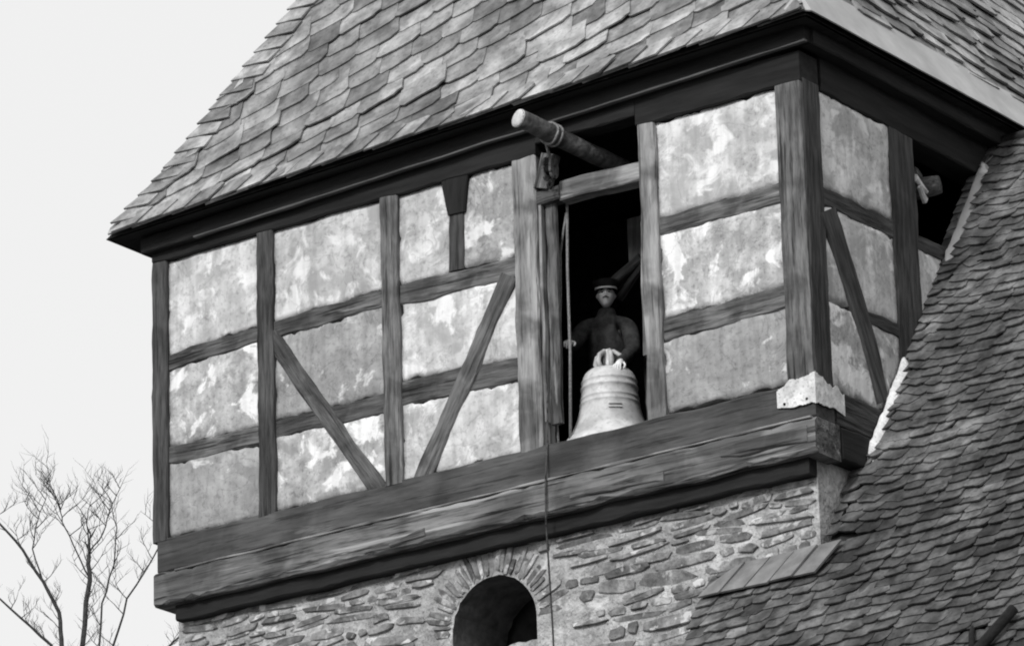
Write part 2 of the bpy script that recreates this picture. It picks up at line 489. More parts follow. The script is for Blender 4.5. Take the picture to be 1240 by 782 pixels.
# --- posts of the front
PZ0, PZ1 = 15.70, 18.50
def post(xa, xb, m='post', d=0.2, z0=PZ0, z1=PZ1, out_y=-0.036, wob=0.012):
    return beam('post', ((xa + xb) / 2, out_y, z0), ((xa + xb) / 2, out_y, z1), xb - xa, d, M[m], tower, wob=wob)
post(X0, -7.175, 'post_dark')
post(-6.09, -5.90, 'post_dark')
post(-4.63, -4.43)
tag(post(-3.12, -2.86, 'pale_wood', wob=0.02), 'broad bleached post with rotten edges left of the opening')
tag(post(-1.73, -1.545, 'pale_wood', d=0.24, wob=0.015), 'pale weathered post right of the opening')
beam('corner_post', (-0.125, -0.04, 15.70), (-0.125, -0.04, 18.52), 0.265, 0.27, M['post'], tower, ch=0.008, wob=0.008)
beam('corner_post_cheek', (0.018, 0.125, 15.7), (0.018, 0.125, 18.52), 0.285, 0.025, M['post_dark'], tower, out=(1, 0, 0), wob=0.006)
# jamb boards inside the opening
beam('jamb_batten', (-2.845, 0.0, 15.95), (-2.845, 0.0, 18.02), 0.03, 0.06, M['pale_wood'], tower, wob=0.008, ch=0.004)
beam('jamb_board', (-2.77, 0.05, 15.93), (-2.765, 0.05, 18.05), 0.11, 0.05, M['post'], tower, wob=0.012)
beam('jamb_batten', (-1.762, 0.03, 16.35), (-1.757, 0.03, 17.6), 0.05, 0.08, M['pale_wood'], tower, wob=0.014, ch=0.005, taper=(1.4, 0.7))
beam('lintel', (-2.62, 0.0, 18.10), (-1.73, 0.0, 18.07), 0.185, 0.16, M['pale_wood'], tower, wob=0.014)
beam('lintel_end', (-2.87, -0.02, 18.075), (-2.61, -0.02, 18.085), 0.13, 0.16, M['post'], tower, wob=0.014)

# --- rails
def rail(xa, xb, z0, z1, m='rail', out_y=-0.004):
    beam('rail', (xa, out_y, (z0[0] + z0[1]) / 2), (xb, out_y, (z1[0] + z1[1]) / 2), ((z0[1] - z0[0]) + (z1[1] - z1[0])) / 2, 0.16, M[m], tower, wob=0.022)
UP, LO = (17.40, 17.595), (16.43, 16.63)
rail(-7.175, -6.09, (17.37, 17.54), (17.43, 17.58)); rail(-7.175, -6.09, (16.45, 16.62), (16.41, 16.60))
rail(-5.90, -4.63, (17.41, 17.59), (17.44, 17.61)); rail(-5.90, -4.63, (16.44, 16.62), (16.41, 16.60))
rail(-4.43, -3.12, (17.42, 17.60), (17.36, 17.59)); rail(-4.43, -3.12, (16.43, 16.69), (16.40, 16.62))
rail(-1.545, -0.26, (17.41, 17.58), (17.41, 17.60)); rail(-1.545, -0.26, (16.42, 16.64), (16.44, 16.65))

# --- braces and the short stud with its black bracket
beam('brace', (-5.95, -0.022, 17.45), (-4.69, -0.022, 15.66), 0.17, 0.10, M['rail'], tower, wob=0.016)
beam('brace', (-3.19, -0.022, 17.41), (-4.26, -0.022, 15.64), 0.19, 0.10, M['post'], tower, wob=0.014)
beam('stud', (-3.79, -0.012, 17.60), (-3.76, -0.012, 18.3), 0.17, 0.14, M['post_dark'], tower)
beam('stud_bracket', (-3.77, -0.035, 18.14), (-3.75, -0.035, 18.52), 0.235, 0.16, M['tar'], tower, wob=0.02, taper=(0.85, 1.35))

# --- plaster panels of the front
def fpanel(xa, xb, za, zb, m, **k):
    return panel('infill_panel', [(xa, 0, za[0]), (xb, 0, za[1]), (xb, 0, zb[1]), (xa, 0, zb[0])], M[m], tower, **k)
T = 18.47
fpanel(-7.175, -6.09, (17.54, 17.58), (T, T), 'plaster')
fpanel(-7.175, -6.09, (16.62, 16.60), (17.37, 17.43), 'plaster_mottled')
fpanel(-7.175, -6.09, (15.73, 15.73), (16.45, 16.41), 'plaster_grey')
fpanel(-5.90, -4.63, (17.59, 17.61), (T, T), 'plaster')
fpanel(-5.90, -4.63, (16.62, 16.60), (17.41, 17.44), 'plaster_grey')
fpanel(-5.90, -4.63, (15.73, 15.73), (16.44, 16.41), 'plaster_mottled')
fpanel(-4.43, -3.865, (17.60, 17.60), (T, T), 'plaster')
fpanel(-3.70, -3.12, (17.60, 17.59), (T, T), 'plaster_mottled')
fpanel(-4.43, -3.12, (16.69, 16.62), (17.42, 17.36), 'plaster')
fpanel(-4.43, -3.12, (15.73, 15.73), (16.43, 16.40), 'plaster')
fpanel(-1.545, -0.26, (17.58, 17.60), (T, T), 'plaster')
fpanel(-1.545, -0.26, (16.64, 16.65), (17.41, 17.41), 'plaster_mottled')
fpanel(-1.545, -0.26, (15.76, 15.76), (16.42, 16.44), 'plaster_grey')

# --- right side
RO = (1, 0, 0)
def rpanel(ya, yb, za, zb, m, **k):
    return panel('infill_panel', [(0, ya, za[0]), (0, yb, za[1]), (0, yb, zb[1]), (0, ya, zb[0])], M[m], tower, out=RO, **k)
def rbeam(name, a, b, w, m, d=0.16, out_x=0.0, **k):
    return beam(name, (out_x, a[0], a[1]), (out_x, b[0], b[1]), w, d, M[m], tower, out=RO, **k)
rbeam('post', (1.64, 15.72), (1.64, 18.5), 0.42, 'post_dark', 0.2, 0.014)
rbeam('post', (3.35, 15.72), (3.35, 18.6), 0.2, 'post', 0.2, 0.01)
rbeam('rail', (0.27, 17.49), (1.43, 17.51), 0.18, 'post_dark', wob=0.02)
rbeam('rail', (1.85, 17.50), (3.25, 17.53), 0.15, 'post_dark', wob=0.015)
rbeam('rail', (0.80, 16.54), (1.43, 16.55), 0.13, 'post_dark', wob=0.02)
rbeam('brace', (0.30, 17.36), (1.09, 15.80), 0.22, 'post_dark', 0.1, 0.03, bow=0.05, taper=(1.35, 0.9))
rpanel(0.27, 1.43, (17.58, 17.60), (T, T), 'plaster')
rpanel(0.27, 1.43, (16.56, 16.61), (17.40, 17.42), 'plaster')
rpanel(0.27, 1.43, (15.73, 15.73), (16.52, 16.48), 'plaster_mottled')
rpanel(1.85, 3.25, (16.4, 16.4), (17.43, 17.46), 'plaster')
# splintered stub of a beam and a white scrap in the open bay
tube('beam_stub', [(-0.55, 2.2, 18.15), (-0.15, 2.30, 18.19), (-0.02, 2.34, 18.20)], [0.085, 0.10, 0.085], M['post'], tower, 9)
beam('splinter', (0.02, 1.88, 18.13), (-0.03, 2.16, 18.08), 0.06, 0.03, M['whitewash'], tower, out=RO, wob=0.02, taper=(1.2, 0.5))
beam('splinter', (0.015, 1.93, 18.05), (-0.01, 2.06, 17.95), 0.05, 0.03, M['endgrain'], tower, out=RO, wob=0.02, taper=(0.6, 1.2))
beam('splinter', (0.0, 1.90, 18.22), (-0.04, 2.06, 18.2), 0.06, 0.03, M['post'], tower, out=RO, wob=0.02)

# --- white sheet shoe on the corner, with nails
shoe = meshobj('corner_shoe', (lambda bm: bm)(bmesh.new()), M['whitewash'], tower, Matrix.Translation((0, 0, 15.6)))
bm = bmesh.new()
key = [(-0.37, -0.05, -0.06, 0.07), (-0.28, -0.056, -0.085, 0.15), (-0.12, -0.06, -0.09, 0.15), (0.03, -0.058, -0.10, 0.19), (0.040, 0.05, -0.10, 0.16), (0.040, 0.14, -0.09, 0.10), (0.036, 0.24, -0.08, 0.13), (0.03, 0.43, -0.11, 0.09)]
v0, v1 = [], []
for a_, b_ in zip(key, key[1:]):
    for q in range(10):
        x_, y_, l_, h_ = [p + (w_ - p) * q / 10 for p, w_ in zip(a_, b_)]
        sd = x_ * 11 - y_ * 13
        v0.append(bm.verts.new((x_, y_, l_ + 0.02 * noise.noise((sd, 1, 0)) + 0.012 * noise.noise((sd * 4, 1, 0)) + 0.006 * noise.noise((sd * 11, 1, 0)))))
        v1.append(bm.verts.new((x_, y_, h_ + 0.04 * noise.noise((sd, 6, 0)) + 0.022 * noise.noise((sd * 4, 9, 0)) + 0.008 * noise.noise((sd * 11, 9, 0)))))
for i in range(len(v0) - 1): bm.faces.new((v0[i], v0[i + 1], v1[i + 1], v1[i]))
bmesh.ops.recalc_face_normals(bm, faces=bm.faces)
bmesh.ops.solidify(bm, geom=bm.faces[:], thickness=0.006)
bm.to_mesh(shoe.data); bm.free(); shoe.data.materials.clear(); shoe.data.materials.append(M['whitewash'])
shoe['label'] = 'ragged white patch wrapped round the foot of the corner post'
for xx in (-0.29, -0.06):
    lathe('nail', [(0.0, 0.0), (0.013, 0.0), (0.012, 0.008), (0.0, 0.011)], M['iron'], shoe, (xx, -0.056, 15.555), 8, (0, -1, 0))
# --- wall plate, cornice, soffit
TILT = 0.028
ze = lambda x: 18.965 + TILT * x
beam('wall_plate', (X0 + 0.02, -0.045, 18.62), (-2.84, -0.045, 18.625), 0.29, 0.3, M['tar'], tower)
beam('wall_plate', (-2.838, -0.045, 18.68), (-1.742, -0.045, 18.68), 0.19, 0.2, M['tar'], tower)
beam('wall_plate', (-1.74, -0.045, 18.625), (X1 + 0.015, -0.045, 18.63), 0.29, 0.3, M['tar'], tower)
beam('wall_plate', (0.016, 0.3, 18.66), (0.016, Y1, 18.66), 0.35, 0.28, M['tar'], tower, out=RO)
beam('cornice', (X0 - 0.05, -0.13, 18.83 + TILT * X0 * 0.9), (0.13, -0.13, 18.885), 0.16, 0.11, M['tar'], tower, wob=0.006)
beam('cornice_lit_arris', (X0 + 0.6, -0.136, 18.757 + TILT * (X0 + 0.6) * 0.9), (0.135, -0.136, 18.806), 0.018, 0.05, M['arris'], tower, wob=0.006, ch=0.004)  # paler strip paints the light caught on the cornice's lower edge
beam('cornice', (0.16, -0.02, 18.88), (0.16, Y1 + 0.1, 18.88), 0.16, 0.13, M['tar'], tower, out=RO, wob=0.006)
OV = 0.32
ex0, ex1, ey0, ey1 = X0 - OV, X1 + 0.285, -OV, Y1 + OV
bm = bmesh.new()
def sv_(x, y, dz): return bm.verts.new((x, y, ze(x) + dz))
o4 = [sv_(ex0 + .02, ey0 + .02, -0.035), sv_(ex1 - .02, ey0 + .02, -0.035), sv_(ex1 - .02, ey1 - .02, -0.035), sv_(ex0 + .02, ey1 - .02, -0.035)]
i4 = [sv_(X0 + .1, 0.1, 0.0), sv_(X1 - .1, 0.1, 0.0), sv_(X1 - .1, Y1 - .1, 0.0), sv_(X0 + .1, Y1 - .1, 0.0)]
for i in range(4):
    j = (i + 1) % 4
    bm.faces.new((o4[i], o4[j], i4[j], i4[i]))
bm.faces.new(i4)
meshobj('soffit', bm, M['tar'], tower)

# --- roof: steep hipped slate roof, kicked slightly at the eaves
P_LO, P_HI, KICK = rad(57.0), rad(62.5), 0.65
def rise(s):      # horizontal distance from the eave -> height
    k = KICK * math.cos(P_LO)
    return s * math.tan(P_LO) if s < k else k * math.tan(P_LO) + (s - k) * math.tan(P_HI)
def along(v):     # distance up the slope -> (horizontal, height, pitch)
    if v < KICK: return v * math.cos(P_LO), v * math.sin(P_LO), P_LO
    return KICK * math.cos(P_LO) + (v - KICK) * math.cos(P_HI), KICK * math.sin(P_LO) + (v - KICK) * math.sin(P_HI), P_HI
half = (ex1 - ex0) / 2
bm = bmesh.new()
rings = []
for s in (0.0, KICK * math.cos(P_LO), half - 0.01):
    zz = rise(s) - 0.03
    rings.append([bm.verts.new((x, y, ze(x if s < 1 else (ex0 + ex1) / 2) + zz)) for x, y in
                  ((ex0 + s, ey0 + s), (ex1 - s, ey0 + s), (ex1 - s, ey1 - s), (ex0 + s, ey1 - s))])
for a, b in zip(rings, rings[1:]):
    for i in range(4):
        bm.faces.new((a[i], a[(i + 1) % 4], b[(i + 1) % 4], b[i]))
bm.faces.new(rings[-1])
roof = meshobj('roof', bm, M['deck'], tower)

def clip(poly, planes):
    for (a, b, c) in planes:          # keep a*u + b*v + c >= 0
        out = []
        for i in range(len(poly)):
            p, q = poly[i], poly[(i + 1) % len(poly)]
            dp, dq = a * p[0] + b * p[1] + c, a * q[0] + b * q[1] + c
            if dp >= 0: out.append(p)
            if dp * dq < 0:
                t = dp / (dp - dq)
                out.append((p[0] + t * (q[0] - p[0]), p[1] + t * (q[1] - p[1])))
        poly = out
        if len(poly) < 3: return None
    return poly

def area(p):
    return abs(sum(p[i][0] * p[(i + 1) % len(p)][1] - p[(i + 1) % len(p)][0] * p[i][1] for i in range(len(p)))) / 2

def slate_poly(w, e, rr, slant=0.10, rnd=0.32):
    """outline of one old-German slate: w wide, e exposed height; rounded lower corner, slanted sides"""
    h = e * 1.45
    j = lambda s=0.018: rr.uniform(-s, s)
    r1 = e * rnd
    pts = [(-0.03 * w + j(), e * 0.18 + j()), (0.10 * w, 0.02 * e + j()), (0.5 * w, j(0.010)), (1.0 * w - r1 * 0.8, j(0.012)),
           (1.0 * w - r1 * 0.25, 0.10 * e + j()), (1.04 * w + j(), r1 * 0.55), (1.04 * w + j() + slant * e * 0.35, e * 0.8),
           (1.04 * w + slant * h * 0.5, h), (-0.02 * w + slant * h * 0.4, h), (-0.05 * w, 0.6 * e)]
    return pts

def slate_mesh(poly, th, e, tilt, twist, name, m):
    bm = bmesh.new()
    def hgt(p): return tilt * max(-0.2, (e * 1.45 - p[1]) / (e * 1.45)) + twist * p[0]
    tp = [bm.verts.new((p[0], p[1], hgt(p) + th * 0.35)) for p in poly]
    bt = [bm.verts.new((p[0], p[1], hgt(p) - th * 0.65)) for p in poly]
    bm.faces.new(tp); bm.faces.new(list(reversed(bt)))
    for i in range(len(poly)):
        k = (i + 1) % len(poly)
        bm.faces.new((tp[i], bt[i], bt[k], tp[k]))
    me = bpy.data.meshes.new(name)
    bmesh.ops.recalc_face_normals(bm, faces=bm.faces)
    bm.to_mesh(me); bm.free()
    me.materials.append(m)
    return me

def view_ok(p, mg=0.03):
    from mathutils import Vector as V
    q = cam.matrix_world.inverted() @ V(p)
    if q.z >= 0: return False
    f = 6330.4 / 1240
    x, y = f * q.x / -q.z, f * q.y / -q.z
    return abs(x) < 0.5 + mg and abs(y) < 0.5 * 645 / 1024 + mg

def lay_slates(surface, planes_fn, urange, vrange, w, e, ang, th, tilt, m, parent, rr, limit, wave=0.0, warp=None, rnd=0.32, name='slate', jit=0.06):
    """surface(u, v) -> point, du, dv, normal; courses rise by `ang` along u"""
    variants = []
    for i in range(14):
        ww = w * rr.uniform(0.75, 1.3)
        pl = slate_poly(ww, e, rr, rnd=rnd)
        tl, tw = tilt * rr.uniform(0.6, 1.6), rr.uniform(0.005, 0.05)
        variants.append((ww, pl, tl, tw, slate_mesh(pl, th, e, tl, tw, name, m)))
    ca, sa = math.cos(ang), math.sin(ang)
    cands = []
    diag = (urange[1] - urange[0]) + (vrange[1] - vrange[0])
    t = -diag
    row = 0
    while t < diag:
        s = -diag + rr.uniform(0, w)
        while s < diag:
            k = rr.randrange(14)
            ww, pl, tl, tw, me = variants[k]
            tt = t + wave * math.sin(s * 2.1 + row * 0.6) + rr.uniform(-0.05, 0.05) * e
            u, v = urange[0] + s * ca - tt * sa, vrange[0] + s * sa + tt * ca
            s += ww * 1.02
            if not (urange[0] - w < u < urange[1] and vrange[0] - e * 1.4 < v < vrange[1]): continue
            if warp: v += warp(u, v)
            p = surface(u, max(v, 0))[0]
            if not view_ok(p): continue
            a2 = ang + rr.uniform(-jit, jit) * (3 if rr.random() < 0.05 else 1)
            if warp: a2 += math.atan((warp(u + 0.1, v) - warp(u, v)) / 0.1)
            cands.append((u, v, a2, k, rr.random()))
        t += e
        row += 1
    made = []
    for (u, v, a2, k, q) in cands:
        ww, pl, tl, tw, me = variants[k]
        c2, s2 = math.cos(a2), math.sin(a2)
        loc = []
        for (a, b, c) in planes_fn(u + ww * 0.5 * c2, v + 0.5 * e):    # half planes in (u,v) -> the slate's own frame
            loc.append((a * c2 + b * s2, -a * s2 + b * c2, a * u + b * v + c))
        cp = clip(pl, loc)
        if not cp or area(cp) < 0.12 * area(pl): continue
        same = len(cp) == len(pl) and abs(area(cp) - area(pl)) < 1e-7
        P, du, dv, nn = surface(u, v)
        mid = surface(u, v + e * 0.7)
        du, dv, nn = mid[1], mid[2], mid[3]
        xd = du * c2 + dv * s2
        M4 = frame(P + nn * (0.012 + 0.006 * q), xd, zd=nn)
        made.append((me if same else None, cp, tl, tw, M4))
    made.sort(key=lambda r: (r[4].translation - cam.location).length)
    rest = bmesh.new(); nrest = 0
    for i, (me, cp, tl, tw, M4) in enumerate(made):
        if i < limit:
            meshobj(name, None, m, parent, M4, data=me or slate_mesh(cp, th, e, tl, tw, name, m))
        else:
            d = me or slate_mesh(cp, th, e, tl, tw, name, m)
            tmp = d.copy(); tmp.transform(M4); rest.from_mesh(tmp); bpy.data.meshes.remove(tmp); nrest += 1
    if nrest:
        tag(meshobj(name + '_field', rest, m, parent), kind='stuff')
    else:
        rest.free()
    print(name, 'placed', len(made), 'rest', nrest)

# front slope: u along +x from the left eave corner, v up the slope
def front_surface(u, v):
    h, zz, p = along(max(v, 0)) if v >= 0 else (v * math.cos(P_LO), v * math.sin(P_LO), P_LO)
    x = ex0 + u
    P = Vector((x, ey0 + h, ze(x) + zz))
    du = Vector((1, 0, TILT)).normalized()
    dv = Vector((0, math.cos(p), math.sin(p)))
    return P, du, dv, du.cross(dv).normalized()
LW = ex1 - ex0
def hip_planes(u, v):
    k = along(1.0 if v > 0.65 else 0.5)
    kk = (math.cos(P_LO) if v < KICK else math.cos(P_HI))
    b0 = 0 if v < KICK else KICK * math.cos(P_LO) - KICK * math.cos(P_HI)
    return [(1, -kk, -b0 + 0.01), (-1, -kk, LW - b0 + 0.01), (0, 1, 0.02)]
rr = random.Random(3)
lay_slates(front_surface, hip_planes, (0, LW), (0, 4.2), 0.40, 0.245, rad(16), 0.017, 0.026, M['slate'], roof, rr, 300, wave=0.015)

# a slanted foot course along the eave and a narrow course up the left hip
for i in range(26):
    u = 0.12 + i * 0.30 + rr.uniform(-0.03, 0.03)
    pl = [(0.0, 0.0), (0.31, -0.005), (0.44, 0.17 + rr.uniform(-.02, .03)), (0.40, 0.215), (0.14, 0.21)]
    pl = clip([(x, y) for x, y in pl], [(1, -math.cos(P_LO), u + 0.01), (-1, -math.cos(P_LO), LW - u)])
    if not pl or area(pl) < 0.008: continue
    P, du, dv, nn = front_surface(u, -0.035)
    meshobj('eave_slate', None, M['slate'], roof, frame(P + nn * (0.042 + 0.002 * (i % 3)), du, zd=nn), data=slate_mesh(pl, 0.018, 0.15, 0.012, rr.uniform(0.03, 0.09), 'eave_slate', M['slate']))
for i in range(18):
    v = 0.10 + i * 0.17
    h, zz, p = along(v)
    u = h + 0.005
    pl = [(0.0, 0.0), (0.36 + rr.uniform(-.06, .06), 0.02), (0.38 + rr.uniform(-.05, .05), 0.17), (0.10, 0.20)]
    hd = Vector((math.cos(p), 1.0)).normalized()
    P, du, dv, nn = front_surface(u, v)
    ang = rad(-9)
    xd = du * math.cos(ang) + dv * math.sin(ang)
    c2, s2 = math.cos(ang), math.sin(ang)
    pl = clip(pl, [(1 * c2 - hd.x / hd.y * s2, -1 * s2 - hd.x / hd.y * c2, 0.015)])
    if pl and view_ok(P):
        meshobj('hip_slate', None, M['slate'], roof, frame(P + nn * (0.050 + 0.004 * (i % 2)), xd, zd=nn), data=slate_mesh(pl, 0.02, 0.15, 0.02, -0.02, 'hip_slate', M['slate']))

# right slope: u along +y from the near corner
def right_surface(u, v):
    h, zz, p = along(max(v, 0)) if v >= 0 else (v * math.cos(P_LO), v * math.sin(P_LO), P_LO)
    P = Vector((ex1 - h, ey0 + u, ze(ex1) + zz))
    du = Vector((0, 1, 0))
    dv = Vector((-math.cos(p), 0, math.sin(p)))
    return P, du, dv, du.cross(dv).normalized()
lay_slates(right_surface, lambda u, v: hip_planes(u, v)[:2] + [(0, 1, -0.53)], (0, LW), (0.45, 3.2), 0.40, 0.20, rad(-9), 0.024, 0.032, M['slate'], roof, rr, 200, wave=0.015)
# smooth zinc strip along the right eave, turned round the corner
bm = bmesh.new()
a_, b_ = [], []
for i in range(31):
    u = i / 30 * LW
    P, du, dv, nn = right_surface(u, -0.03); P2 = right_surface(u + (0.14 if i == 0 else 0), 0.60)[0]
    wv = 0.006 * noise.noise((u * 1.5, 3, 0))
    a_.append(bm.verts.new(P + nn * (0.045 + wv))); b_.append(bm.verts.new(P2 + nn * (0.05 + wv)))
for i in range(30): bm.faces.new((a_[i], a_[i + 1], b_[i + 1], b_[i]))
P0 = front_surface(LW - 0.20, 0.02); P1 = front_surface(LW - 0.16, 0.16)
c0 = bm.verts.new(P0[0] + P0[3] * 0.075); c1 = bm.verts.new(P1[0] + P1[3] * 0.075)
bm.faces.new((c0, a_[0], b_[0], c1))
bmesh.ops.recalc_face_normals(bm, faces=bm.faces)
bmesh.ops.solidify(bm, geom=bm.faces[:], thickness=0.012)
tag(meshobj('eave_strip', bm, M['zinc'], roof), 'smooth pale strip along the right-hand eave')

# --- inside of the belfry
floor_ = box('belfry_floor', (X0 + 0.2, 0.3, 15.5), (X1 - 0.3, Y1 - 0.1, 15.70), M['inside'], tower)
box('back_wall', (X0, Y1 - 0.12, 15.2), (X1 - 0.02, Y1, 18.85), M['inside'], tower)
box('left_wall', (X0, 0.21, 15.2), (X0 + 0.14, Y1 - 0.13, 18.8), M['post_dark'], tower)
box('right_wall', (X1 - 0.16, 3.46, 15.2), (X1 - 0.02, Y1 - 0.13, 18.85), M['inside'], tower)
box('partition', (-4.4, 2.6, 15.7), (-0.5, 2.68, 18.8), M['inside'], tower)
beam('bell_frame_post', (-2.66, 1.25, 17.74), (-2.65, 1.25, 18.2), 0.18, 0.16, M['pale_wood'], tower)
beam('bell_frame_post', (-2.6, 1.35, 15.7), (-2.6, 1.35, 17.72), 0.16, 0.16, M['post_dark'], tower)
beam('bell_frame_brace', (-3.02, 1.2, 17.55), (-2.58, 1.2, 17.78), 0.09, 0.1, M['post'], tower, wob=0.015)
beam('bell_frame_brace', (-2.86, 1.22, 17.45), (-2.5, 1.22, 17.8), 0.05, 0.06, M['post'], tower)

# ------------------------------------------------------------------ church nave beside the tower
nave = thing('church_nave', 'long dark slate roof of the church rising against the tower side', 'church', (6.5, 3.2, 0))
SL = 1.47
NP = math.atan(SL)
NRY, NRZ = 3.25, 14.30 + SL * (3.25 - 0.18)
nz = lambda y: 14.30 + SL * (y - 0.18)
NX0, NX1, NEY = -1.22, 14.0, -4.6
bm = bmesh.new()
d_ = -0.035
def nv(x, y, dz=d_): return bm.verts.new((x, y, nz(y) + dz if y <= NRY else nz(2 * NRY - y) + dz))
a = [nv(NX0 + .02, NEY), nv(NX1, NEY), nv(NX1, 0.14), nv(NX0 + .02, 0.14)]
bm.faces.new(a)
b = [nv(-0.08, 0.14), nv(NX1, NRY), nv(-0.08, NRY)]
bm.faces.new((b[0], a[2], b[1], b[2]))
c = [nv(-0.08, 2 * NRY + 4.6), nv(NX1, 2 * NRY + 4.6)]
bm.faces.new((b[2], b[1], c[1], c[0]))
nroof = meshobj('roof', bm, M['deck'], nave)
zb = nz(NEY + 0.35)
box('nave_wall', (NX0 + 0.12, NEY + 0.4, 0), (NX1 - 0.2, NEY + 1.0, zb - 0.1), M['mortar'], nave)
box('nave_wall', (NX0 + 0.12, 2 * NRY + 3.6, 0), (NX1 - 0.2, 2 * NRY + 4.2, zb - 0.1), M['mortar'], nave)
bm = bmesh.new()
gp = [(NEY + 1.01, 0), (0.13, 0), (0.13, nz(0.13) - 0.25), (NEY + 1.01, nz(NEY + 1.01) - 0.25)]
f = bm.faces.new([bm.verts.new((NX0 + 0.14, y, z_)) for y, z_ in gp])
ex = bmesh.ops.extrude_face_region(bm, geom=[f])
for v in ex['geom']:
    if isinstance(v, bmesh.types.BMVert): v.co.x += 0.5
meshobj('gable_wall', bm, M['mortar'], nave)

def nave_surface(u, v):      # u = world x; v = distance up the slope from the tower's front face line
    y = 0.13 + v * math.cos(NP)
    P = Vector((u, y, nz(y)))
    du = Vector((1, 0, 0)); dv = Vector((0, math.cos(NP), math.sin(NP)))
    return P, du, dv, du.cross(dv).normalized()
VR = (NRY - 0.13) / math.cos(NP)
def nave_planes(u, v):
    top = (0, -1, VR + 0.02)
    if v > 0.0: return [(1, 0, 0.09), top]
    return [(1, 0, -NX0 + 0.02 * math.sin(v * 9)), (0, -1, -0.02) if u < -0.2 else top]
def nave_surf2(u, v): return nave_surface(u + NX0, v - 5.0)
rr = random.Random(8)
lay_slates(lambda u, v: nave_surface(u + NX0, v - 2.6),
           lambda u, v: [(a_, b_, c_ + a_ * NX0 + b_ * -2.6) for (a_, b_, c_) in nave_planes(u + NX0, v - 2.6)],
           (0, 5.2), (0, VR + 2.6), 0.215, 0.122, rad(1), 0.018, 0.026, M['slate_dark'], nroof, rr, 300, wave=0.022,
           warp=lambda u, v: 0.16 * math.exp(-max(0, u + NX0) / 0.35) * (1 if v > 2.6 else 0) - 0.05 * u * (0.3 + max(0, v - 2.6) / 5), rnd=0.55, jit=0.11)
# larger cover slates where the roof butts the tower front
for i in range(5):
    x = NX0 - 0.02 + i * 0.245
    pl = [(0.0, 0.02), (0.26, -0.01 + rr.uniform(-.01, .01)), (0.41, 0.36), (0.14, 0.38)]
    if i == 0: pl = [(0.02, 0.02), (0.25, 0.0), (0.40, 0.36), (0.24, 0.27), (0.10, 0.16)]
    P, du, dv, nn = nave_surface(x, -0.36)
    meshobj('cover_slate', None, M['slate_cover'], nroof, frame(P + nn * (0.055 + 0.003 * (i % 2)), du, zd=nn), data=slate_mesh(pl, 0.02, 0.25, 0.02, rr.uniform(0.03, 0.10), 'cover_slate', M['slate_cover']))
# white mortar fillet and lead upstand along the tower side
def fillet(name, pts, m, wd, hgt, label, rag):
    bm = bmesh.new()
    rows = []
    n = 26
    for i in range(n + 1):
        t = i / n
        y = pts[0] + (pts[1] - pts[0]) * t
        k = 1 + rag * noise.noise((y * 9, 1, 0)) + rag * 0.8 * noise.noise((y * 23, 5, 0))
        e = 1.0 if 0 < i < n else 0.4
        zz = nz(y)
        rows.append([bm.verts.new(p) for p in ((0.03, y, zz + (hgt * k + 0.02) * e), (0.05, y - 0.01, zz + hgt * k * 0.9 * e + 0.03), (0.06 + wd * k * 0.7 * e, y, zz + 0.055), (0.06 + wd * k * e, y, zz + 0.0))])
    for i in range(n):
        for j in range(3): bm.faces.new((rows[i][j], rows[i][j + 1], rows[i + 1][j + 1], rows[i + 1][j]))
    return tag(meshobj(name, bm, m, nave, None, True), label)
fillet('mortar_fillet', (0.74, 1.46), M['fresh'], 0.045, 0.125, 'jagged bright white mortar fillet between roof and tower side', 0.45)
fillet('lead_upstand', (2.25, 3.05), M['zinc'], 0.07, 0.10, 'thin pale upstand beside the open bay', 0.3)
tube('ridge_roll', [(-0.05, NRY, NRZ + 0.03), (3, NRY, NRZ + 0.03), (NX1, NRY, NRZ + 0.02)], 0.06, M['slate_dark'], nave)

# ------------------------------------------------------------------ iron hook lying on the nave roof
hk = thing('roof_hook', 'black iron bar hooked on the slates at the lower right', 'roof hook', nave_surface(1.9, -1.5)[0])
n_ = nave_surface(2, 0)[3]
def nsp(x, y, off): return Vector((x, y, nz(y))) + n_ * off
tube('hook_bar', [nsp(1.78, -1.20, 0.10), nsp(2.0, -0.97, 0.11), nsp(2.27, -0.69, 0.12)], [0.047, 0.047, 0.044], M['iron'], hk, 8)
tube('hook_claw', [nsp(1.99, -0.93, 0.11), nsp(1.90, -0.78, 0.09), nsp(1.84, -0.70, 0.03)], [0.03, 0.025, 0.02], M['iron'], hk, 7)

# ------------------------------------------------------------------ insulator with its wire at the nave ridge
ins = thing('insulator', 'white porcelain insulator with a wire beside the nave ridge', 'insulator', (0.05, 3.0, 18.44))
lathe('porcelain_body', [(0, -0.065), (0.04, -0.06), (0.058, -0.03), (0.05, 0.0), (0.028, 0.02), (0.022, 0.05), (0.03, 0.065), (0, 0.075)], M['porcelain'], ins, (0.07, 2.98, 18.49), 16)
tube('iron_pin', [(-0.02, 3.05, 18.43), (0.05, 3.0, 18.42), (0.07, 2.98, 18.45)], 0.008, M['iron'], ins, 6)
tube('wire', [(0.07, 2.98, 18.55), (0.12, 3.2, 18.74), (0.17, 3.36, 18.84)], 0.007, M['rope'], ins, 5)

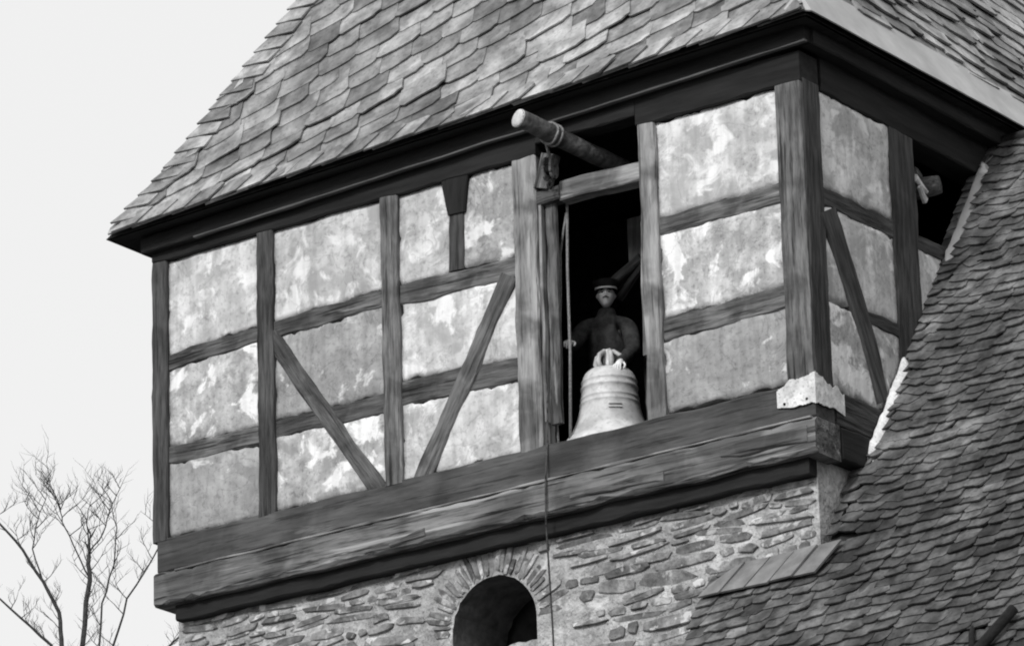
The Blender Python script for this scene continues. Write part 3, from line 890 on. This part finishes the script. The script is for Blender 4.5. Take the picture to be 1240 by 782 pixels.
# ------------------------------------------------------------------ hoisting log, pulley block, ropes
lg = thing('hoist_log', 'round log with a pale sawn end poking out over the opening', 'log', (-2.5, 0.5, 18.4))
bm = bmesh.new()
pts, rds = [], []
LA, LB = Vector((-2.63, -0.60, 18.62)), Vector((-2.10, 1.1, 18.26))
for i in range(16):
    t = i / 15
    pts.append(LA.lerp(LB, t) + Vector((0.012 * noise.noise((t * 6, 0, 0)), 0, 0.012 * noise.noise((t * 6, 5, 0)))))
    rds.append(0.086 * (1 + 0.09 * noise.noise((t * 9, 2, 0))))
tube('log_body', pts, rds, M['log'], lg, 14)
dr = (LB - LA).normalized()
lathe('sawn_end', [(0.0, 0.012), (0.05, 0.010), (0.084, 0.006), (0.090, -0.012), (0.086, -0.02)], M['endgrain'], lg, LA, 16, -dr)
for k_, yy in enumerate((-0.26, -0.21)):
    c_ = LA.lerp(LB, (yy + 0.6) / 1.7)
    ringp = [c_ + Vector((0.097 * math.cos(a_), 0.01 * math.sin(3 * a_), 0.097 * math.sin(a_))) for a_ in [2 * math.pi * q / 16 for q in range(17)]]
    tube('rope_lashing', ringp, 0.013, M['rope'], lg, 6)
pb = thing('pulley_block', 'dark pulley block hanging under the hoisting log', 'pulley', (-2.66, -0.12, 18.2))
for dx in (-0.04, 0.04):
    bm = bmesh.new()
    rg = [[bm.verts.new((xx, 0.065 * math.cos(a_) * (1 - 0.15 * math.sin(a_)), 0.115 * math.sin(a_))) for a_ in [2 * math.pi * q / 14 for q in range(14)]] for xx in (dx - 0.012, dx + 0.012)]
    for q in range(14): bm.faces.new((rg[0][q], rg[0][(q + 1) % 14], rg[1][(q + 1) % 14], rg[1][q]))
    bm.faces.new(rg[0]); bm.faces.new(rg[1])
    meshobj('cheek', bm, M['post'], pb, Matrix.Translation((-2.63, -0.12, 18.28)))
lathe('sheave', [(0.0, -0.024), (0.055, -0.024), (0.04, 0), (0.055, 0.024), (0, 0.024)], M['iron'], pb, (-2.63, -0.12, 18.27), 16, (1, 0, 0))
tube('strop', [(-2.63, -0.12, 18.38), (-2.64, -0.13, 18.46), (-2.62, -0.2, 18.55)], 0.016, M['rope'], pb, 6)
tube('becket', [(-2.63, -0.12, 18.17), (-2.60, -0.12, 18.12), (-2.63, -0.12, 18.08), (-2.66, -0.12, 18.12), (-2.63, -0.12, 18.17)], 0.012, M['iron'], pb, 6)
beam('wooden_chock', (-2.80, -0.05, 18.15), (-2.70, -0.05, 18.46), 0.15, 0.1, M['post'], tower, wob=0.03)

def ropeobj(name, pts, r, label):
    o = tube(name, pts, r, M['rope'], None, 6)
    return tag(o, label, 'rope')
ropeobj('hoist_rope', [(-2.63, 0.14, 18.22), (-2.64, 0.15, 18.0), (-2.66, 0.15, 17.4), (-2.66, 0.15, 16.6), (-2.69, 0.15, 15.74)], 0.014, 'straight vertical rope hanging from the lintel in the opening')
ropeobj('slack_rope', [(-2.66, 0.16, 17.93), (-2.71, 0.17, 17.75), (-2.765, 0.2, 17.58), (-2.79, 0.22, 17.2), (-2.82, 0.22, 16.7), (-2.86, 0.2, 15.95), (-2.80, 0.12, 15.74)], 0.011, 'thinner slack rope beside the left jamb, gripped by the man')
tag(tube('cable', [(-2.80, -0.03, 16.3), (-2.80, -0.045, 15.75), (-2.795, -0.10, 15.4), (-2.80, -0.11, 15.0), (-2.81, -0.04, 14.0), (-2.81, 0.05, 9.0), (-2.81, 0.1, 0.4)], 0.0085, M['post_dark'], None, 6),
    'thin dark cable hanging down the stone wall right of the arched opening', 'cable')

# ------------------------------------------------------------------ bell
BX, BY, BZ = -2.50, 0.52, 15.715
bell = thing('church_bell', 'pale bronze bell standing on the sill in the opening', 'bell', (BX, BY, BZ))
prof = [(0.40, 0.02), (0.455, 0.0), (0.47, 0.015), (0.462, 0.05), (0.425, 0.10), (0.412, 0.115), (0.40, 0.125), (0.366, 0.18), (0.335, 0.24), (0.308, 0.31), (0.288, 0.39), (0.279, 0.43),
        (0.283, 0.435), (0.283, 0.447), (0.277, 0.452), (0.272, 0.48), (0.276, 0.485), (0.276, 0.497), (0.270, 0.502), (0.262, 0.575), (0.270, 0.582), (0.270, 0.60), (0.260, 0.607), (0.256, 0.64), (0.262, 0.648), (0.262, 0.66), (0.252, 0.668),
        (0.245, 0.70), (0.225, 0.735), (0.19, 0.765), (0.13, 0.785), (0.07, 0.80), (0.0, 0.802)]
inn = [(0.0, 0.70), (0.15, 0.69), (0.20, 0.62), (0.22, 0.4), (0.28, 0.22), (0.36, 0.1), (0.40, 0.02)]
lathe('bell_body', [(a_ * 0.965, b_) for a_, b_ in inn + prof[1:]], M['bronze'], bell, (BX, BY, BZ), 64)
for zz_ in (0.49, 0.455):          # two short raised lines of the inscription
    rr_ = 0.274 if zz_ > 0.47 else 0.281
    zz_ -= 0.12
    rr_ = 0.290 if zz_ > 0.36 else 0.298
    al = [math.atan2(-0.85, 0.53) + 0.0 + 0.42 * q / 12 for q in range(13)]
    tube('inscription_line', [(BX + rr_ * math.cos(q), BY + rr_ * math.sin(q), BZ + zz_) for q in al], 0.0045, M['pale_wood'], bell, 6)
tops = Vector((BX, BY, BZ + 0.785))
for k_ in range(6):
    a_ = 2 * math.pi * k_ / 6 + 0.3
    dv_ = Vector((math.cos(a_), math.sin(a_), 0))
    tube('canon', [tops + dv_ * 0.10, tops + dv_ * 0.125 + Vector((0, 0, 0.06)), tops + dv_ * 0.11 + Vector((0, 0, 0.12)), tops + dv_ * 0.05 + Vector((0, 0, 0.165)), tops + Vector((0, 0, 0.165))], [0.024, 0.022, 0.021, 0.02, 0.022], M['bronze'], bell, 8)
lathe('argent', [(0.05, 0.0), (0.035, 0.04), (0.032, 0.13), (0.045, 0.15), (0.045, 0.18), (0.0, 0.19)], M['bronze'], bell, tops, 14)
lathe('clapper', [(0.0, 0.03), (0.05, 0.05), (0.07, 0.1), (0.05, 0.15), (0.02, 0.2), (0.018, 0.69), (0, 0.69)], M['iron'], bell, (BX, BY, BZ), 14)

# ------------------------------------------------------------------ the man behind the bell
PXY = Vector((-2.84, 1.02, 15.70))
man = thing('person', 'man in dark coat and peaked cap standing behind the bell', 'person', PXY)
FD = Vector((0.53, -0.848, 0)); RT = Vector((-0.848, -0.53, 0))     # forward, his right (left in the picture)
UPV = Vector((0, 0, 1))
def B(r, f, u): return PXY + RT * r + FD * f + UPV * u
def skin_obj(name, verts, edges, m, root=0, sub=2, parent=man):
    me = bpy.data.meshes.new(name)
    o_ = PXY
    me.from_pydata([tuple(Vector(v[0]) - o_) for v in verts], edges, [])
    o = register(bpy.data.objects.new(name, me), parent, Matrix.Translation(o_))
    me.materials.append(m)
    md = o.modifiers.new('Skin', 'SKIN')
    for i, v in enumerate(verts):
        r = v[1]
        me.skin_vertices[0].data[i].radius = (r, r) if not isinstance(r, tuple) else r
        me.skin_vertices[0].data[i].use_root = (i == root)
    md.use_smooth_shade = True
    s2 = o.modifiers.new('Subdivision', 'SUBSURF'); s2.levels = sub; s2.render_levels = sub
    return o
RH = Vector((-2.80, 0.33, 16.78))     # right hand at the slack rope
LH = Vector((-2.34, 0.44, 16.50))     # left hand on the bell's crown
sh_r, sh_l = B(0.20, 0.0, 1.44), B(-0.20, 0.0, 1.44)
el_r, el_l = B(0.30, 0.28, 1.16), B(-0.24, 0.24, 1.10)
V_, E_ = [], []
def addv(p, r, link=None):
    V_.append((p, r)); i = len(V_) - 1
    if link is not None: E_.append((link, i))
    return i
pel = addv(B(0, 0, 0.95), 0.12)
ch_ = addv(B(0, 0.0, 1.36), 0.085, addv(B(0, 0, 1.15), 0.095, pel))
nk = addv(B(0, 0.02, 1.60), 0.058, addv(B(0, 0.0, 1.46), 0.10, ch_))
def arm(sh, el, ha, up_hint):
    s_ = addv(sh, 0.062, ch_)
    e_ = addv(el, 0.045, addv(sh.lerp(el, 0.5), 0.052, s_))
    d = (ha - el).normalized()
    w_ = addv(ha - d * 0.085, 0.028, addv(el.lerp(ha, 0.4), 0.040, e_))
    pm = addv(ha - d * 0.01, (0.040, 0.020), w_)
    side = d.cross(up_hint).normalized()
    dn = side.cross(d).normalized()
    for q, (o_, ln) in enumerate(((-0.030, 0.070), (-0.010, 0.082), (0.011, 0.077), (0.031, 0.060))):
        b0 = ha + d * 0.03 + side * o_
        f1 = addv(b0, 0.0095, pm)
        f2 = addv(b0 + d * ln * 0.45 - dn * ln * 0.12, 0.0090, f1)
        f3 = addv(b0 + d * ln * 0.62 - dn * ln * 0.55, 0.0085, f2)
        addv(b0 + d * ln * 0.45 - dn * ln * 0.85, 0.0075, f3)
    t1 = addv(ha - d * 0.03 - side * 0.045, 0.0115, pm)
    t2 = addv(ha + d * 0.005 - side * 0.062 - dn * 0.02, 0.0105, t1)
    addv(ha + d * 0.03 - side * 0.05 - dn * 0.045, 0.009, t2)
arm(sh_r, el_r, RH, UPV)
arm(sh_l, el_l, LH, UPV)
for sgn in (1, -1):
    hp = addv(B(0.10 * sgn, 0, 0.90), 0.09, pel)
    kn = addv(B(0.12 * sgn, 0.03, 0.50), 0.062, hp)
    an = addv(B(0.12 * sgn, -0.02, 0.10), 0.042, kn)
    addv(B(0.14 * sgn, 0.15, 0.035), 0.035, addv(B(0.13 * sgn, 0.02, 0.045), 0.042, an))
body = skin_obj('body', V_, E_, M['skin'])
def g2(a, b): return math.exp(-(a * a + b * b))
dg = bpy.context.evaluated_depsgraph_get()
bm = bmesh.new()
bm.from_mesh(body.evaluated_get(dg).to_mesh())
NU, NV = 44, 36
hv = []
for jv in range(NV + 1):
    ph = math.pi * jv / NV
    row = []
    for iu in range(NU):
        th_ = 2 * math.pi * iu / NU
        sx, fy, uz = math.sin(ph) * math.sin(th_), math.sin(ph) * math.cos(th_), math.cos(ph)
        low = max(0, -uz)
        px = 0.078 * sx * (1 - 0.30 * low ** 1.5)
        py = 0.098 * fy * (1 - 0.10 * low) + 0.012 * low
        pz = 0.118 * uz
        u_ = 1.695 + pz
        if fy > 0.1:
            py += 0.030 * g2(px / 0.013, (u_ - 1.682) / 0.022) + 0.012 * g2(px / 0.012, (u_ - 1.71) / 0.02)      # nose
            for sg in (1, -1):
                py -= 0.013 * g2((px - sg * 0.031) / 0.017, (u_ - 1.712) / 0.012)                                  # eye sockets
                py += 0.006 * g2((px - sg * 0.042) / 0.02, (u_ - 1.685) / 0.015)                                   # cheeks
            py += 0.007 * g2(px / 0.05, (u_ - 1.735) / 0.010)                                                       # brow
            py += 0.007 * g2(px / 0.024, (u_ - 1.648) / 0.006) + 0.006 * g2(px / 0.02, (u_ - 1.632) / 0.006) - 0.005 * g2(px / 0.028, (u_ - 1.640) / 0.003)   # lips
            py += 0.010 * g2(px / 0.022, (u_ - 1.603) / 0.014)                                                      # chin
        for sg in (1, -1):                                                                                         # ears
            if abs(fy) < 0.5: px += sg * 0.018 * g2((py + 0.01) / 0.018, (u_ - 1.70) / 0.03) * (1 if sx * sg > 0 else 0)
        row.append(bm.verts.new(B(px, py + 0.035, u_) - PXY))
    hv.append(row)
for jv in range(NV):
    for iu in range(NU):
        k2 = (iu + 1) % NU
        bm.faces.new((hv[jv][iu], hv[jv + 1][iu], hv[jv + 1][k2], hv[jv][k2]))
bmesh.ops.remove_doubles(bm, verts=[v for rw in (hv[0], hv[-1]) for v in rw], dist=1e-4)
bmesh.ops.recalc_face_normals(bm, faces=bm.faces)
for f in bm.faces: f.smooth = True
nm = bpy.data.meshes.new('body')
bm.to_mesh(nm); bm.free()
nm.materials.append(M['skin'])
body.modifiers.clear()
body.data = nm
V_, E_ = [], []
a0 = addv(B(0, 0, 0.80), (0.20, 0.15)); a1 = addv(B(0, 0, 1.05), (0.20, 0.17), a0); a2 = addv(B(0, 0, 1.27), (0.21, 0.17), a1)
a3 = addv(B(0, 0, 1.42), (0.14, 0.12), a2)
addv(B(0, 0.03, 1.60), 0.088, addv(B(0, 0.0, 1.50), 0.10, a3))
for sh, el, ha, sg in ((sh_r, el_r, RH, 1), (sh_l, el_l, LH, -1)):
    tz = addv(B(0.09 * sg, 0.0, 1.43), 0.105, a3)
    s_ = addv(sh + UPV * -0.035, 0.098, tz)
    e_ = addv(el, 0.076, addv(sh.lerp(el, 0.5), 0.088, s_))
    addv(ha - (ha - el).normalized() * 0.085, 0.054, addv(el.lerp(ha, 0.45), 0.066, e_))
skin_obj('coat', V_, E_, M['coat'])
V_, E_ = [], []
a0 = addv(B(0, 0, 0.93), (0.16, 0.13))
for sgn in (1, -1):
    addv(B(0.12 * sgn, -0.02, 0.08), 0.075, addv(B(0.12 * sgn, 0.03, 0.5), 0.09, addv(B(0.11 * sgn, 0, 0.82), 0.105, a0)))
skin_obj('trousers', V_, E_, M['black'])
for sgn in (1, -1):
    bm = bmesh.new(); bmesh.ops.create_uvsphere(bm, u_segments=10, v_segments=8, radius=0.0095)
    meshobj('eye', bm, M['black'], man, Matrix.Translation(B(0.031 * sgn, 0.112, 1.711)), True)
bm = bmesh.new()
tube_into(bm, [B(-0.03, 0.126, 1.652) - PXY, B(0, 0.145, 1.660) - PXY, B(0.03, 0.126, 1.652) - PXY], [0.003, 0.006, 0.003], 6)
meshobj('moustache', bm, M['black'], man, Matrix.Translation(PXY), True)
for sgn in (1, -1):
    bm = bmesh.new()
    tube_into(bm, [B(0.012 * sgn, 0.137, 1.727) - PXY, B(0.03 * sgn, 0.132, 1.731) - PXY, B(0.05 * sgn, 0.115, 1.724) - PXY], [0.003, 0.005, 0.003], 6)
    meshobj('eyebrow', bm, M['black'], man, Matrix.Translation(PXY), True)
lathe('cap', [(0.098, 0.0), (0.101, 0.035), (0.125, 0.070), (0.120, 0.095), (0.07, 0.112), (0, 0.118)], M['black'], man, B(0, 0.03, 1.745), 24, (0.06, -0.10, 1))
lathe('cap_band', [(0.099, 0.0), (0.104, 0.003), (0.1045, 0.017), (0.101, 0.02)], M['white'], man, B(0, 0.03, 1.755), 24, (0.06, -0.10, 1))
bm = bmesh.new()
pk = []
for i in range(9):
    a_ = -1.1 + 2.2 * i / 8
    pk.append((B(math.sin(a_) * 0.097, 0.03 + math.cos(a_) * 0.097, 1.740), B(math.sin(a_) * 0.112, 0.03 + math.cos(a_) * 0.155, 1.728)))
va = [bm.verts.new(p[0] - PXY) for p in pk]; vb = [bm.verts.new(p[1] - PXY) for p in pk]
for i in range(8): bm.faces.new((va[i], va[i + 1], vb[i + 1], vb[i]))
bmesh.ops.solidify(bm, geom=bm.faces[:], thickness=0.006)
meshobj('cap_peak', bm, M['black'], man, Matrix.Translation(PXY))

# ------------------------------------------------------------------ bare tree beyond the tower
TB = Vector((-18.98, 12.62, 0))
tree = thing('bare_tree', 'leafless tree with thin upright branches left of the tower', 'tree', TB)
rt = random.Random(21)
HR = Vector((0.81, 0.586, 0)); HB = Vector((-0.586, 0.81, 0))
def tp(a, z, b=0.0): return TB + HR * a + HB * b + UPV * z
tube('trunk', [tp(0.1, 0), tp(0.05, 3), tp(-0.05, 7), tp(0, 11), tp(0.02, 15), tp(0, 17.4)], [0.30, 0.23, 0.19, 0.14, 0.09, 0.06], M['bark'], tree, 10)
limbs = [
    [(0.0, 17.3, 0), (0.0, 18.6, .05), (0.02, 19.5, .1), (0.10, 20.38, .1), (0.10, 20.72, .12)],
    [(0.0, 16.4, 0), (-0.15, 18.2, -.2), (-0.22, 19.5, -.3), (-0.25, 19.85, -.3), (-0.45, 20.25, -.35), (-0.70, 20.66, -.4), (-1.0, 21.0, -.5), (-1.12, 21.2, -.5)],
    [(0.02, 15.4, 0), (-0.2, 17.3, .3), (-0.15, 19.0, .3), (-0.40, 19.60, .3), (-0.78, 19.95, .25), (-1.15, 20.3, .2)],
    [(0.05, 15.8, 0), (0.35, 18.0, -.3), (0.45, 19.4, -.3), (0.62, 20.0, -.35), (0.95, 20.5, -.4), (1.2, 21.05, -.4)],
    [(0.05, 14.6, 0), (0.5, 17.0, .4), (0.7, 18.9, .5), (0.95, 19.45, .5), (1.4, 19.9, .5), (1.7, 20.3, .5)],
    [(0.05, 14.0, 0), (0.2, 16.8, -.4), (0.25, 19.0, -.5), (0.32, 19.9, -.5), (0.45, 20.4, -.5), (0.50, 20.9, -.5)],
    [(0.0, 14.2, 0), (-0.6, 17.0, -.4), (-1.0, 18.8, -.5), (-1.3, 19.6, -.5), (-1.9, 20.3, -.5)],
    [(0.1, 20.4, .1), (-0.05, 20.75, .1), (-0.22, 21.1, .1), (-0.26, 21.3, .1), (-0.27, 21.4, .1), (-0.36, 21.6, .1)],
    [(0.1, 20.72, .12), (0.08, 21.0, .15), (0.06, 21.2, .15), (0.10, 21.4, .2)],
    [(0.1, 20.75, .12), (0.28, 21.0, .1), (0.36, 21.3, .1), (0.5, 21.6, .1)],
    [(-0.45, 20.25, -.35), (-0.58, 20.7, -.3), (-0.52, 21.1, -.3), (-0.42, 21.35, -.3)],
]
def twig(bm, p, d, ln, r, depth):
    pts = [p]; n = 5
    dd = d.copy()
    for i in range(n):
        dd = (dd + Vector((rt.uniform(-.25, .25), rt.uniform(-.25, .25), rt.uniform(-.10, .28)))).normalized()
        pts.append(pts[-1] + dd * ln / n)
    tube_into(bm, [q - TB for q in pts], [r * (1 - 0.75 * i / n) for i in range(n + 1)], 4)
    if depth > 0:
        for i in range(1, n + 1):
            if rt.random() < 0.8:
                sd = (dd + HR * rt.choice((-1, 1)) * rt.uniform(.5, 1.1) + HB * rt.uniform(-.5, .5) + UPV * 0.25).normalized()
                twig(bm, pts[i], sd, ln * rt.uniform(.4, .75), r * 0.6, depth - 1)
tw = bmesh.new()
for li, L_ in enumerate(limbs):
    pts = [tp(a, z, b) for a, z, b in L_]
    r0 = (0.042 if li < 3 else 0.024) if li < 7 else 0.012
    r1 = (0.011 if li < 3 else 0.007) if li < 7 else 0.005
    if li == 0: r1 = 0.028
    sm = []
    for a_, b_ in zip(pts, pts[1:]):
        for q in range(3): sm.append(a_.lerp(b_, q / 3) + Vector((rt.uniform(-.012, .012), rt.uniform(-.012, .012), 0)))
    sm.append(pts[-1])
    nn_ = len(sm) - 1
    tube('limb', sm, [r0 + (r1 - r0) * (i / nn_) ** 0.7 for i in range(nn_ + 1)], M['bark'], tree, 6)
    for i in range(nn_ // 3, nn_ + 1):
        for _ in range(1):
            if sm[i].z > 18.4 and rt.random() < 0.9:
                sd = (HR * rt.choice((-1, 1)) * rt.uniform(.3, .9) + HB * rt.uniform(-.4, .4) + UPV * rt.uniform(.4, .9)).normalized()
                twig(tw, sm[i], sd, rt.uniform(.2, 0.45), 0.007, 2)
    twig(tw, sm[-1], (sm[-1] - sm[-3]).normalized(), 0.3, r1 * 0.8, 1)
tag(meshobj('twigs', tw, M['bark'], tree, Matrix.Translation(TB)), kind='stuff')
